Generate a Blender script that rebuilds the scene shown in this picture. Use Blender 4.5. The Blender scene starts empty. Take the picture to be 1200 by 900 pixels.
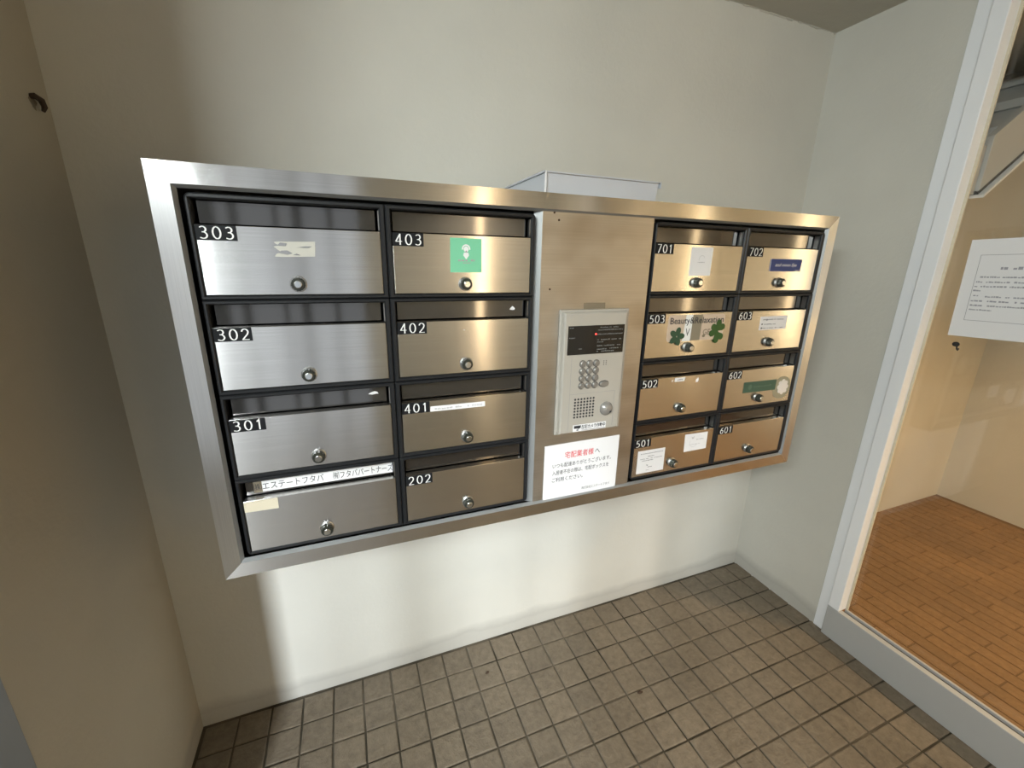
import bpy, bmesh, math, random
from mathutils import Vector, Matrix
random.seed(7)
PI = math.pi
sc = bpy.context.scene
COL = sc.collection

# ---------------------------------------------------------------- camera, world, exposure, lights
cam_d = bpy.data.cameras.new('camera')
cam_d.sensor_width = 36.0
cam_d.lens = 497.3 / 1200 * 36
cam_d.clip_start = 0.01
cam = bpy.data.objects.new('camera', cam_d)
cam.location = (-0.0289, -1.3491, 1.5193)
cam.rotation_euler = (math.radians(73.956), math.radians(-1.045), math.radians(-21.224))
COL.objects.link(cam)
sc.camera = cam
sc.cycles.use_denoising = True
sc.cycles.max_bounces = 10
sc.cycles.transparent_max_bounces = 12
vs = sc.view_settings
sc.display_settings.display_device = 'sRGB'
vs.view_transform = 'Standard'
vs.look = 'None'
vs.gamma = 1.0
vs.use_curve_mapping = False
vs.exposure = 0.0

world = bpy.data.worlds.new('world')
sc.world = world
world.use_nodes = True
bg = world.node_tree.nodes['Background']
bg.inputs['Color'].default_value = (0.88, 0.94, 1.0, 1)
bg.inputs['Strength'].default_value = 0.8


def area(name, loc, rot, sx, sy, power, color, spread=PI):
    l = bpy.data.lights.new(name, 'AREA')
    l.shape = 'RECTANGLE'
    l.size, l.size_y = sx, sy
    l.energy = power
    l.color = color
    l.spread = spread
    o = bpy.data.objects.new(name, l)
    o.location = loc
    o.rotation_euler = rot
    COL.objects.link(o)
    return o


# daylight: the bright strip of sky outside, seen over the street and under the lintel behind the camera
DAY = (0.88, 0.95, 1.0)


def aim(p, q):
    return (Vector(q) - Vector(p)).to_track_quat('-Z', 'Y').to_euler()


SKY = (-1.72, -6.2, 3.55)
area('daylight_sky_strip', SKY, aim(SKY, (-0.05, 0.0, 0.3)), 0.52, 1.0, 29.0, DAY, math.radians(36))

# ---------------------------------------------------------------- material helpers


def mat(name, color, rough=0.5, metal=0.0, **kw):
    m = bpy.data.materials.new(name)
    m.use_nodes = True
    b = m.node_tree.nodes['Principled BSDF']
    b.inputs['Base Color'].default_value = (*color, 1)
    b.inputs['Roughness'].default_value = rough
    b.inputs['Metallic'].default_value = metal
    for k, v in kw.items():
        b.inputs[k].default_value = v
    return m


def nd(m, t, **kw):
    n = m.node_tree.nodes.new(t)
    for k, v in kw.items():
        if k in n.inputs:
            n.inputs[k].default_value = v
        else:
            setattr(n, k, v)
    return n


def ln(m, a, b):
    m.node_tree.links.new(a, b)


def mapping(m, scale):
    tc = nd(m, 'ShaderNodeTexCoord')
    mp = nd(m, 'ShaderNodeMapping')
    mp.inputs['Scale'].default_value = scale
    ln(m, tc.outputs['Object'], mp.inputs['Vector'])
    return mp.outputs['Vector']


def ramp(m, src, stops):
    r = nd(m, 'ShaderNodeValToRGB')
    e = r.color_ramp.elements
    while len(e) > 1:
        e.remove(e[-1])
    e[0].position = stops[0][0]
    e[0].color = (*stops[0][1], 1)
    for p, c in stops[1:]:
        x = e.new(p)
        x.color = (*c, 1)
    ln(m, src, r.inputs['Fac'])
    return r.outputs['Color']


def mixc(m, fac, a, b, blend='MIX'):
    x = nd(m, 'ShaderNodeMix', data_type='RGBA', blend_type=blend)
    if isinstance(fac, (int, float)):
        x.inputs['Factor'].default_value = fac
    else:
        ln(m, fac, x.inputs['Factor'])
    for i, v in ((6, a), (7, b)):
        if isinstance(v, tuple):
            x.inputs[i].default_value = (*v, 1)
        else:
            ln(m, v, x.inputs[i])
    return x.outputs[2]


def bump(m, src, strength, dist):
    b = nd(m, 'ShaderNodeBump')
    b.inputs['Strength'].default_value = strength
    b.inputs['Distance'].default_value = dist
    ln(m, src, b.inputs['Height'])
    ln(m, b.outputs['Normal'], m.node_tree.nodes['Principled BSDF'].inputs['Normal'])


def brushed(name, color, rough, axis, aniso=0.8, stretch=60):
    """stainless steel brushed along one world axis"""
    m = mat(name, color, rough, 1.0)
    b = m.node_tree.nodes['Principled BSDF']
    b.inputs['Anisotropic'].default_value = aniso
    # the lobe is wide across the brushing lines
    t = nd(m, 'ShaderNodeCombineXYZ')
    tv = (0, 0, 1) if axis == 'x' else (1, 0, 0)
    for i in range(3):
        t.inputs[i].default_value = tv[i]
    ln(m, t.outputs[0], b.inputs['Tangent'])
    s = (4, 400, 900) if axis == 'x' else (900, 400, 4)
    n = nd(m, 'ShaderNodeTexNoise', Scale=1.0, Detail=3.0)
    ln(m, mapping(m, s), n.inputs['Vector'])
    c1 = ramp(m, n.outputs['Fac'], [(0.3, tuple(0.93 * c for c in color)), (0.7, tuple(min(1, 1.05 * c) for c in color))])
    ln(m, c1, b.inputs['Base Color'])
    return m


def paint(name, color, dirt=0.0, bumpy=0.25, scale=60):
    """rough sprayed wall paint, faint blotches, a grubby line just above the floor"""
    m = mat(name, color, 0.75)
    b = m.node_tree.nodes['Principled BSDF']
    b.inputs['Specular IOR Level'].default_value = 0.35
    v = mapping(m, (1, 1, 1))
    n = nd(m, 'ShaderNodeTexNoise', Scale=2.2, Detail=5.0)
    ln(m, v, n.inputs['Vector'])
    c = ramp(m, n.outputs['Fac'], [(0.3, tuple(x * 0.93 for x in color)), (0.7, tuple(x * 1.03 for x in color))])
    if dirt:
        sx = nd(m, 'ShaderNodeSeparateXYZ')
        tc = nd(m, 'ShaderNodeTexCoord')
        ln(m, tc.outputs['Object'], sx.inputs[0])
        n3 = nd(m, 'ShaderNodeTexNoise', Scale=5.0, Detail=6.0)
        ln(m, v, n3.inputs['Vector'])
        ad = nd(m, 'ShaderNodeMath', operation='MULTIPLY_ADD')
        ad.inputs[1].default_value = -0.075
        ln(m, n3.outputs['Fac'], ad.inputs[0])
        ln(m, sx.outputs[2], ad.inputs[2])
        f = ramp(m, ad.outputs[0], [(0.0, (dirt * .8,) * 3), (0.010, (dirt,) * 3), (0.022, (dirt * .7,) * 3), (0.05, (0,) * 3)])
        c = mixc(m, f, c, (0.20, 0.19, 0.18))
    ln(m, c, b.inputs['Base Color'])
    n2 = nd(m, 'ShaderNodeTexNoise', Scale=float(scale), Detail=6.0, Roughness=0.6)
    ln(m, v, n2.inputs['Vector'])
    bump(m, n2.outputs['Fac'], bumpy, 0.004)
    return m


def tile_mat(name, lo, hi):
    m = mat(name, hi, 0.62)
    b = m.node_tree.nodes['Principled BSDF']
    oi = nd(m, 'ShaderNodeObjectInfo')
    g = nd(m, 'ShaderNodeNewGeometry')
    v = mapping(m, (1, 1, 1))
    # object coordinates repeat per tile, so use the world position for the grain
    n = nd(m, 'ShaderNodeTexNoise', Scale=42.0, Detail=6.0, Roughness=0.65)
    ln(m, g.outputs['Position'], n.inputs['Vector'])
    n2 = nd(m, 'ShaderNodeTexNoise', Scale=3.0, Detail=3.0)
    ln(m, g.outputs['Position'], n2.inputs['Vector'])
    c = ramp(m, n.outputs['Fac'], [(0.3, lo), (0.7, hi)])
    r = ramp(m, oi.outputs['Random'], [(0, (0.93, 0.93, 0.93)), (1, (1.07, 1.06, 1.04))])
    c = mixc(m, 1.0, c, r, 'MULTIPLY')
    d = ramp(m, n2.outputs['Fac'], [(0.35, (0.85, 0.84, 0.82)), (0.65, (1.05, 1.04, 1.02))])
    ln(m, mixc(m, 1.0, c, d, 'MULTIPLY'), b.inputs['Base Color'])
    bump(m, n.outputs['Fac'], 0.9, 0.006)
    return m


M = {}
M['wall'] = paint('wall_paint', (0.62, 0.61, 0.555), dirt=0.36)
M['wall_left'] = paint('shade_darkened_wall_paint', (0.47, 0.435, 0.36), dirt=0.4)  # wall colour browned and darkened to stand for shade in the left corner
M['wall_hall'] = paint('hall_wall_paint', (0.62, 0.60, 0.53))
M['wall_dim'] = paint('vestibule_wall_paint', (0.42, 0.40, 0.35))
M['ceiling'] = paint('ceiling_paint', (0.50, 0.48, 0.42), bumpy=0.35, scale=40)
M['grout'] = paint('tile_grout', (0.15, 0.13, 0.10), bumpy=0.2)
_b = M['grout'].node_tree.nodes['Principled BSDF']
_n = nd(M['grout'], 'ShaderNodeTexNoise', Scale=4.5, Detail=3.0)
ln(M['grout'], mapping(M['grout'], (1, 1, 1)), _n.inputs['Vector'])
ln(M['grout'], ramp(M['grout'], _n.outputs['Fac'], [(0.40, (0.040, 0.034, 0.022)), (0.62, (0.115, 0.098, 0.072))]), _b.inputs['Base Color'])
M['tile'] = tile_mat('vestibule_tile', (0.135, 0.112, 0.082), (0.205, 0.172, 0.128))
M['tile_hall'] = tile_mat('hall_brick_tile', (0.20, 0.115, 0.05), (0.28, 0.165, 0.075))
M['grout_hall'] = mat('hall_grout', (0.15, 0.09, 0.042), 0.9)
STEEL = (0.68, 0.665, 0.64)
M['steel_h'] = brushed('steel_brushed_across', STEEL, 0.21, 'x', aniso=0.95)
M['steel_v'] = brushed('steel_brushed_upright', (0.82, 0.82, 0.81), 0.32, 'z', aniso=0.7)
M['steel_panel'] = brushed('steel_panel', (0.62, 0.60, 0.57), 0.42, 'x', aniso=0.4)
_m = M['steel_panel']
_b = _m.node_tree.nodes['Principled BSDF']
_n = nd(_m, 'ShaderNodeTexNoise', Scale=7.0, Detail=1.5)
ln(_m, mapping(_m, (1, 1, 1.6)), _n.inputs['Vector'])
_c = _b.inputs['Base Color'].links[0].from_socket
ln(_m, mixc(_m, 0.8, _c, ramp(_m, _n.outputs['Fac'], [(0.32, (0.72, 0.67, 0.60)), (0.58, (1, 1, 1))]), 'MULTIPLY'), _b.inputs['Base Color'])
M['steel_side'] = mat('steel_plain', (0.55, 0.55, 0.54), 0.3, 1.0)
M['lip'] = mat('rim_lip_grey', (0.33, 0.34, 0.34), 0.5, 0.5)
M['black'] = mat('black_plastic', (0.013, 0.014, 0.016), 0.42, **{'Specular IOR Level': 0.35})
M['flap'] = mat('smoked_flap', (0.15, 0.145, 0.14), 0.07, 0.9)
M['plate'] = mat('number_plate_black', (0.010, 0.011, 0.013), 0.6, **{'Specular IOR Level': 0.2})
M['digit'] = mat('digit_white', (0.85, 0.86, 0.85), 0.5)
M['chrome'] = mat('lock_chrome', (0.70, 0.72, 0.72), 0.18, 1.0)
M['dial'] = mat('lock_dial_dark', (0.035, 0.038, 0.030), 0.3, 0.3)
M['paper'] = mat('paper_white', (0.82, 0.82, 0.83), 0.8)
M['cream'] = mat('cream_tape', (0.66, 0.60, 0.46), 0.7)
M['residue'] = mat('torn_paper', (0.52, 0.51, 0.46), 0.9)
M['ink'] = mat('ink_black', (0.03, 0.03, 0.035), 0.7)
M['ink_grey'] = mat('ink_grey', (0.30, 0.30, 0.32), 0.7)
M['ink_pale'] = mat('ink_pale', (0.52, 0.52, 0.53), 0.7)
M['ink_red'] = mat('ink_red', (0.70, 0.09, 0.10), 0.7)
M['green'] = mat('sticker_mint', (0.20, 0.60, 0.37), 0.6)
M['navy'] = mat('sticker_navy', (0.022, 0.045, 0.19), 0.5)
M['darkgreen'] = mat('sticker_dark_green', (0.05, 0.11, 0.075), 0.5)
M['pink'] = mat('ink_pinkish_grey', (0.42, 0.36, 0.38), 0.7)
M['card'] = mat('card_beige', (0.62, 0.50, 0.39), 0.6)
M['tape'] = mat('tape_translucent_brown', (0.25, 0.22, 0.16), 0.35)
M['leaf_a'] = mat('leaf_dark_green', (0.035, 0.085, 0.045), 0.6)
M['leaf_b'] = mat('leaf_green', (0.035, 0.095, 0.02), 0.6)
M['intercom'] = mat('intercom_silver', (0.45, 0.425, 0.375), 0.45, 0.1)
M['display'] = mat('display_black', (0.012, 0.011, 0.010), 0.15)
M['button'] = mat('button_grey', (0.30, 0.29, 0.27), 0.35, 0.5)
M['alu'] = mat('aluminium_frame', (0.88, 0.90, 0.93), 0.5, 0.0)
M['alu_rail'] = mat('aluminium_rail_shaded', (0.47, 0.48, 0.48), 0.55, 0.1)  # frame aluminium darkened here to stand for weaker light near the floor
M['alu_dark'] = mat('gasket_dark', (0.05, 0.045, 0.04), 0.6)
M['tray'] = mat('tray_plastic', (0.52, 0.54, 0.58), 0.4)
M['rust'] = mat('rusty_iron', (0.045, 0.025, 0.012), 0.8)
M['stair'] = mat('stair_paint', (0.52, 0.53, 0.53), 0.5)
M['stain'] = mat('adhesive_stain', (0.24, 0.20, 0.14), 0.6, 0.3)
M['post'] = mat('grey_door_post', (0.20, 0.215, 0.24), 0.5, 0.3)


def emit(name, col, s):
    m = bpy.data.materials.new(name)
    m.use_nodes = True
    b = m.node_tree.nodes['Principled BSDF']
    b.inputs['Base Color'].default_value = (*col, 1)
    b.inputs['Emission Color'].default_value = (*col, 1)
    b.inputs['Emission Strength'].default_value = s
    return m


M['led'] = emit('led_red', (1.0, 0.06, 0.05), 3.0)
M['lamp'] = emit('lamp_warm', (1.0, 0.66, 0.30), 14.0)


M['tube'] = emit('streak_tube_glow', (1.0, 0.76, 0.46), 10.0)


M['fill_tube_cool'] = emit('fill_tube_cool', (0.93, 1.0, 0.97), 6.0)


def glass_mat():
    m = bpy.data.materials.new('window_glass')
    m.use_nodes = True
    nt = m.node_tree
    nt.nodes.clear()
    out = nt.nodes.new('ShaderNodeOutputMaterial')
    mx = nt.nodes.new('ShaderNodeMixShader')
    tr = nt.nodes.new('ShaderNodeBsdfTransparent')
    tr.inputs[0].default_value = (0.94, 0.95, 0.94, 1)
    gl = nt.nodes.new('ShaderNodeBsdfGlossy')
    gl.inputs['Roughness'].default_value = 0.015
    fr = nt.nodes.new('ShaderNodeFresnel')
    # a real pane: the exit face must not be read as glass-to-air from inside
    gm = nt.nodes.new('ShaderNodeNewGeometry')
    mr = nt.nodes.new('ShaderNodeMapRange')
    mr.inputs['To Min'].default_value = 1.5
    mr.inputs['To Max'].default_value = 1 / 1.5
    nt.links.new(gm.outputs['Backfacing'], mr.inputs['Value'])
    nt.links.new(mr.outputs['Result'], fr.inputs['IOR'])
    nt.links.new(fr.outputs[0], mx.inputs[0])
    nt.links.new(tr.outputs[0], mx.inputs[1])
    nt.links.new(gl.outputs[0], mx.inputs[2])
    nt.links.new(mx.outputs[0], out.inputs[0])
    return m


M['glass'] = glass_mat()

# ---------------------------------------------------------------- mesh helpers (coordinates are world metres)


class MB:
    def __init__(self):
        self.v, self.f = [], []

    def add(self, vs, fs):
        o = len(self.v)
        self.v += [tuple(p) for p in vs]
        self.f += [tuple(i + o for i in q) for q in fs]
        return self

    def box(self, x0, x1, y0, y1, z0, z1):
        v = [(x, y, z) for x in (x0, x1) for y in (y0, y1) for z in (z0, z1)]
        return self.add(v, [(0, 1, 3, 2), (4, 6, 7, 5), (0, 4, 5, 1), (2, 3, 7, 6), (0, 2, 6, 4), (1, 5, 7, 3)])

    def cbox(self, x0, x1, y0, y1, z0, z1, c):
        """box with a chamfered front (-y) face"""
        v = [(x0, y1, z0), (x1, y1, z0), (x1, y1, z1), (x0, y1, z1),
             (x0, y0 + c, z0), (x1, y0 + c, z0), (x1, y0 + c, z1), (x0, y0 + c, z1),
             (x0 + c, y0, z0 + c), (x1 - c, y0, z0 + c), (x1 - c, y0, z1 - c), (x0 + c, y0, z1 - c)]
        f = [(0, 3, 2, 1), (8, 9, 10, 11)]
        for i in range(4):
            j = (i + 1) % 4
            f += [(i, j, 4 + j, 4 + i), (4 + i, 4 + j, 8 + j, 8 + i)]
        return self.add(v, f)

    def lathe_y(self, cx, cz, prof, n=24, sq=1.0):
        """profile of (radius, y) turned about an axis along y; the last ring is capped at the front"""
        rings = []
        o = len(self.v)
        for r, y in prof:
            for k in range(n):
                a = 2 * PI * k / n
                self.v.append((cx + r * math.cos(a) * sq, y, cz + r * math.sin(a)))
        for i in range(len(prof) - 1):
            for k in range(n):
                a, b = o + i * n + k, o + i * n + (k + 1) % n
                self.f.append((a, b, b + n, a + n))
        self.f.append(tuple(o + k for k in range(n))[::-1])
        self.f.append(tuple(o + (len(prof) - 1) * n + k for k in range(n)))
        return self

    def prism_y(self, pts, y0, y1):
        """polygon of (x, z) extruded from y0 (front) to y1 (back)"""
        n = len(pts)
        v = [(x, y0, z) for x, z in pts] + [(x, y1, z) for x, z in pts]
        f = [tuple(range(n)), tuple(range(2 * n - 1, n - 1, -1))]
        f += [(i, n + i, n + (i + 1) % n, (i + 1) % n) for i in range(n)]
        return self.add(v, f)

    def tube(self, pts, r, n=8):
        pts = [Vector(p) for p in pts]
        o = len(self.v)
        for i, p in enumerate(pts):
            t = (pts[min(i + 1, len(pts) - 1)] - pts[max(i - 1, 0)]).normalized()
            u = t.orthogonal().normalized() if i == 0 else (u - t * u.dot(t)).normalized()
            w = t.cross(u)
            rr = r[i] if isinstance(r, (list, tuple)) else r
            for k in range(n):
                a = 2 * PI * k / n
                self.v.append(tuple(p + u * rr * math.cos(a) + w * rr * math.sin(a)))
        for i in range(len(pts) - 1):
            for k in range(n):
                a, b = o + i * n + k, o + i * n + (k + 1) % n
                self.f.append((a, b, b + n, a + n))
        self.f.append(tuple(o + k for k in range(n))[::-1])
        self.f.append(tuple(o + (len(pts) - 1) * n + k for k in range(n)))
        return self

    def mesh(self, name, m, origin=(0, 0, 0)):
        me = bpy.data.meshes.new(name)
        ox, oy, oz = origin
        me.from_pydata([(x - ox, y - oy, z - oz) for x, y, z in self.v], [], self.f)
        bm = bmesh.new()
        bm.from_mesh(me)
        bmesh.ops.recalc_face_normals(bm, faces=bm.faces)
        bm.to_mesh(me)
        bm.free()
        me.materials.append(m)
        return me


def root_of(o):
    while o.parent:
        o = o.parent
    return o


def obj(name, mb, m, parent=None, bevel=0.0, smooth=False, loc=None, kind=None, label=None):
    """link an MB (or a ready mesh) as one object; world coordinates are made local to the thing's base"""
    if parent is not None:
        org = tuple(root_of(parent).location)
    else:
        org = loc or (0, 0, 0)
    me = mb.mesh(name, m, org) if isinstance(mb, MB) else mb
    o = bpy.data.objects.new(name, me)
    COL.objects.link(o)
    if parent is not None:
        o.parent = parent
    elif loc:
        o.location = loc
    if bevel:
        b = o.modifiers.new('bevel', 'BEVEL')
        b.width = bevel
        b.segments = 2
        b.limit_method = 'ANGLE'
    if smooth:
        for p in me.polygons:
            p.use_smooth = len(p.vertices) <= 4
    if kind:
        o['kind'] = kind
    if label:
        o['label'] = label
    return o


def tag(o, label, cat, group=None):
    o['label'] = label
    o['category'] = cat
    if group:
        o['group'] = group
    return o


def thing(name, label, cat, loc, group=None):
    o = bpy.data.objects.new(name, None)
    o.location = loc
    o.empty_display_size = 0.02
    COL.objects.link(o)
    return tag(o, label, cat, group)


def struct(name, mb, m, **kw):
    return obj(name, mb, m, kind='structure', **kw)


_cu = bpy.data.curves.new('scratch_text', 'FONT')
_to = bpy.data.objects.new('scratch_text', _cu)
COL.objects.link(_to)


def text_geo(s, shear=0.0, spacing=1.0, bold=0.0):
    """triangulated glyphs of a string, unit height, as (points2d, faces)"""
    _cu.body = s
    _cu.size = 1.0
    _cu.shear = shear
    _cu.space_character = spacing
    _cu.offset = bold
    _cu.resolution_u = 2
    dg = bpy.context.evaluated_depsgraph_get()
    dg.update()
    me = bpy.data.meshes.new_from_object(_to.evaluated_get(dg))
    pts = [(v.co.x, v.co.y) for v in me.vertices]
    fs = [tuple(p.vertices) for p in me.polygons]
    bpy.data.meshes.remove(me)
    return pts, fs


def put(mb, pts, fs, x0, x1, z0, z1, y, box=None, skew=0.0, rot=0.0):
    """fit 2D geometry into the rectangle x0..x1, z0..z1 on the plane y"""
    xs = [p[0] for p in pts]
    zs = [p[1] for p in pts]
    bx0, bx1, bz0, bz1 = box or (min(xs), max(xs), min(zs), max(zs))
    v = []
    cx, cz = (x0 + x1) / 2, (z0 + z1) / 2
    for px, pz in pts:
        X = x0 + (px - bx0) / (bx1 - bx0) * (x1 - x0)
        Z = z0 + (pz - bz0) / (bz1 - bz0) * (z1 - z0)
        dx, dz = X - cx, Z - cz
        v.append((cx + dx * math.cos(rot) - dz * math.sin(rot), y, cz + dx * math.sin(rot) + dz * math.cos(rot)))
    mb.add(v, fs)


def words(mb, s, x0, x1, z0, z1, y, shear=0.0, spacing=1.0, bold=0.0, rot=0.0):
    p, f = text_geo(s, shear, spacing, bold)
    put(mb, p, f, x0, x1, z0, z1, y, rot=rot)


def flat(mb, pts, y):
    mb.add([(x, y, z) for x, z in pts], [tuple(range(len(pts)))])


def dashes(mb, x0, x1, z, h, y, seed, gap=0.3, skew=0.0):
    """a line of print too small to read: broken short strokes"""
    r = random.Random(seed)
    x = x0
    while x < x1:
        w = r.uniform(0.5, 1.6) * h
        if r.random() > gap * 0.5:
            zz = z + skew * (x - x0) + r.uniform(-0.1, 0.1) * h
            flat(mb, [(x, zz), (min(x + w, x1), zz), (min(x + w, x1), zz + h * r.uniform(0.55, 1)), (x, zz + h * r.uniform(0.55, 1))], y)
        x += w + h * r.uniform(0.12, 0.5)


def ellipse(cx, cz, rx, rz, n=20, rot=0.0):
    out = []
    for k in range(n):
        a = 2 * PI * k / n
        x, z = rx * math.cos(a), rz * math.sin(a)
        out.append((cx + x * math.cos(rot) - z * math.sin(rot), cz + x * math.sin(rot) + z * math.cos(rot)))
    return out


def ringband(mb, cx, cz, r0, r1, a0, a1, y, n=18):
    v, f = [], []
    for k in range(n + 1):
        a = a0 + (a1 - a0) * k / n
        v += [(cx + r0 * math.cos(a), y, cz + r0 * math.sin(a)), (cx + r1 * math.cos(a), y, cz + r1 * math.sin(a))]
    for k in range(n):
        f.append((2 * k, 2 * k + 1, 2 * k + 3, 2 * k + 2))
    mb.add(v, f)


# digits drawn with a broad pen: thick verticals, thinner turns
def _arc(cx, cy, rx, ry, a0, a1, n=12):
    return [(cx + rx * math.cos(math.radians(a0 + (a1 - a0) * i / n)), cy + ry * math.sin(math.radians(a0 + (a1 - a0) * i / n))) for i in range(n + 1)]


GLYPH = {
    '0': [_arc(.30, .5, .27, .5, 90, 450, 24)],
    '1': [[(.14, .82), (.30, 1.0), (.30, 0.0)]],
    '2': [_arc(.28, .73, .24, .27, 165, -10, 12) + [(.45, .5), (.06, .0), (.56, .0)]],
    '3': [[(.08, .93)] + _arc(.26, .77, .22, .23, 100, -80, 12) + [(.2, .53)], [(.2, .55)] + _arc(.25, .27, .27, .27, 85, -100, 14) + [(.04, .06)]],
    '4': [[(.42, 0.0), (.42, 1.0), (.02, .3), (.58, .3)]],
    '5': [[(.5, 1.0), (.14, 1.0), (.10, .56)] + _arc(.24, .31, .28, .30, 100, -105, 14) + [(.02, .05)]],
    '6': [[(.48, .98), (.25, .84), (.09, .55), (.05, .3)], _arc(.29, .3, .24, .3, 180, 540, 20)],
    '7': [[(.05, 1.0), (.55, 1.0), (.2, 0.0)]],
}


def digits_geo(mb, s, x0, x1, z0, z1, y):
    n = len(s)
    hgt = z1 - z0
    adv = (x1 - x0) / n
    sx = hgt * 1.08
    cnt = 0
    for i, ch in enumerate(s):
        ox = x0 + adv * i + (adv - 0.6 * sx) / 2
        for line in GLYPH[ch]:
            for (ax, az), (bx, bz) in zip(line, line[1:]):
                A = Vector((ox + ax * sx, z0 + az * hgt))
                B = Vector((ox + bx * sx, z0 + bz * hgt))
                d = (B - A)
                if d.length < 1e-6:
                    continue
                d.normalize()
                nrm = Vector((-d.y, d.x))
                w = hgt * (0.034 + 0.034 * abs(d.y))
                e = d * w * 0.5
                flat(mb, [tuple(A - e + nrm * w), tuple(A - e - nrm * w), tuple(B + e - nrm * w), tuple(B + e + nrm * w)], y - 2e-6 * cnt)
                cnt += 1


# ---------------------------------------------------------------- the setting
H = 2.378
XR = 1.80       # face of the right wall
XL = -0.59      # face of the left wall
HX = 3.76       # far wall of the hall behind the glass
struct('wall_back', MB().box(XL - 0.1, XR + 0.001, 0, 0.15, -0.05, H + 0.1), M['wall'])
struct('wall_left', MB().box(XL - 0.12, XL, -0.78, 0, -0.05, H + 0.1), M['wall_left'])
struct('wall_right', MB().box(XR, XR + 0.12, -0.425, 0.15, -0.05, H + 0.1), M['wall'])
ceil_mb = MB().box(-2.6, HX + 0.1, -3.15, 0.15, H, H + 0.1)
struct('ceiling', ceil_mb, M['ceiling'])
# ragged plaster line where the ceiling meets the walls
r_ = random.Random(4)
mb = MB()
x = XL
while x < XR:
    w = r_.uniform(0.015, 0.05)
    d_ = r_.uniform(0.0006, 0.0035)
    mb.box(x, min(x + w, XR), -d_, 0.0, H - r_.uniform(0.001, 0.007), H)
    x += w
struct('trim_1', mb, M['ceiling'])

# floor with its tiles
fl = struct('floor', MB().box(XL - 2.0, XR + 0.001, -3.15, 0.0, -0.06, -0.004), M['grout'])
P = 0.1
TX0, TY0 = -0.2823, -0.0097
tm_list = []
for k in range(6):
    rr = random.Random(50 + k)
    a = (P - 0.0062) / 2
    c = 0.003
    j = lambda s=0.0009: rr.uniform(-s, s)
    h = 0.0045
    vb = [(-a + j(), -a + j(), -h), (a + j(), -a + j(), -h), (a + j(), a + j(), -h), (-a + j(), a + j(), -h)]
    v = vb + [(p[0], p[1], -0.0012) for p in vb] + [(p[0] * (1 - c / a), p[1] * (1 - c / a), j(0.0006)) for p in vb]
    f = []
    for q in range(4):
        n = (q + 1) % 4
        f += [(q, n, 4 + n, 4 + q), (4 + q, 4 + n, 8 + n, 8 + q)]
    f.append((8, 9, 10, 11))
    tm_list.append(MB().add(v, f).mesh('tile', M['tile']))
i0 = -3
for r in range(12):
    for i in range(i0, 21):
        o = obj('tile', random.choice(tm_list), M['tile'], fl)
        o.location = (TX0 + (i + 0.5) * P, TY0 - (r + 0.5) * P, 0)
        o.rotation_euler = (random.uniform(-.004, .004), random.uniform(-.004, .004), random.choice([0, PI / 2, PI, 1.5 * PI]) + random.uniform(-.006, .006))
# the rest of the floor behind the camera, joined
mb = MB()
for r in range(12, 30):
    for i in range(-12, 21):
        cx, cy = TX0 + (i + .5) * P, TY0 - (r + .5) * P
        mb.box(cx - .046, cx + .046, cy - .046, cy + .046, -0.004, 0)
for r in range(8, 12):
    for i in range(-12, -3):
        cx, cy = TX0 + (i + .5) * P, TY0 - (r + .5) * P
        mb.box(cx - .046, cx + .046, cy - .046, cy + .046, -0.004, 0)
obj('tile_field', mb, M['tile'], fl, kind='stuff')

# hall behind the glass
struct('wall_hall_back', MB().box(XR + 0.12, HX, 0.04, 0.15, -0.05, H), M['wall_hall'])
struct('wall_hall_right', MB().box(HX, HX + 0.1, -3.15, 0.15, -0.05, H), M['wall_hall'])
struct('wall_hall_front', MB().box(XR, HX, -3.15, -3.05, -0.05, H), M['wall_hall'])
fh = struct('floor.001', MB().box(XR + 0.002, HX, -3.05, 0.04, -0.06, -0.003), M['grout_hall'])
bw, bl = 0.062, 0.230
ha, hb = (bw - 0.004) / 2, (bl - 0.004) / 2
bme = MB().add([(-ha, -hb, -.004), (ha, -hb, -.004), (ha, hb, -.004), (-ha, hb, -.004),
                (-ha + .0015, -hb + .0015, 0), (ha - .0015, -hb + .0015, 0), (ha - .0015, hb - .0015, 0), (-ha + .0015, hb - .0015, 0)],
               [(0, 1, 5, 4), (1, 2, 6, 5), (2, 3, 7, 6), (3, 0, 4, 7), (4, 5, 6, 7)]).mesh('brick_tile', M['tile_hall'])
mb = MB()
ncol = int((HX - XR - 0.06) / bw)
for c in range(ncol):
    for r in range(13):
        cx = XR + 0.06 + (c + .5) * bw
        cy = 0.04 - (r + .5) * bl + (0 if c % 2 else bl / 2)
        if cy + hb > 0.04:
            o = obj('brick_tile', bme, M['tile_hall'], fh)
            o.location = (cx, 0.04 - bl / 4, 0)
            o.scale.y = 0.49
            continue
        if cy > -1.25:
            o = obj('brick_tile', bme, M['tile_hall'], fh)
            o.location = (cx, cy, random.uniform(-.0006, .0006))
        elif cy - hb > -3.05:
            mb.box(cx - ha, cx + ha, cy - hb, cy + hb, -0.003, 0)
obj('tile_field', mb, M['tile_hall'], fh, kind='stuff')

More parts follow.
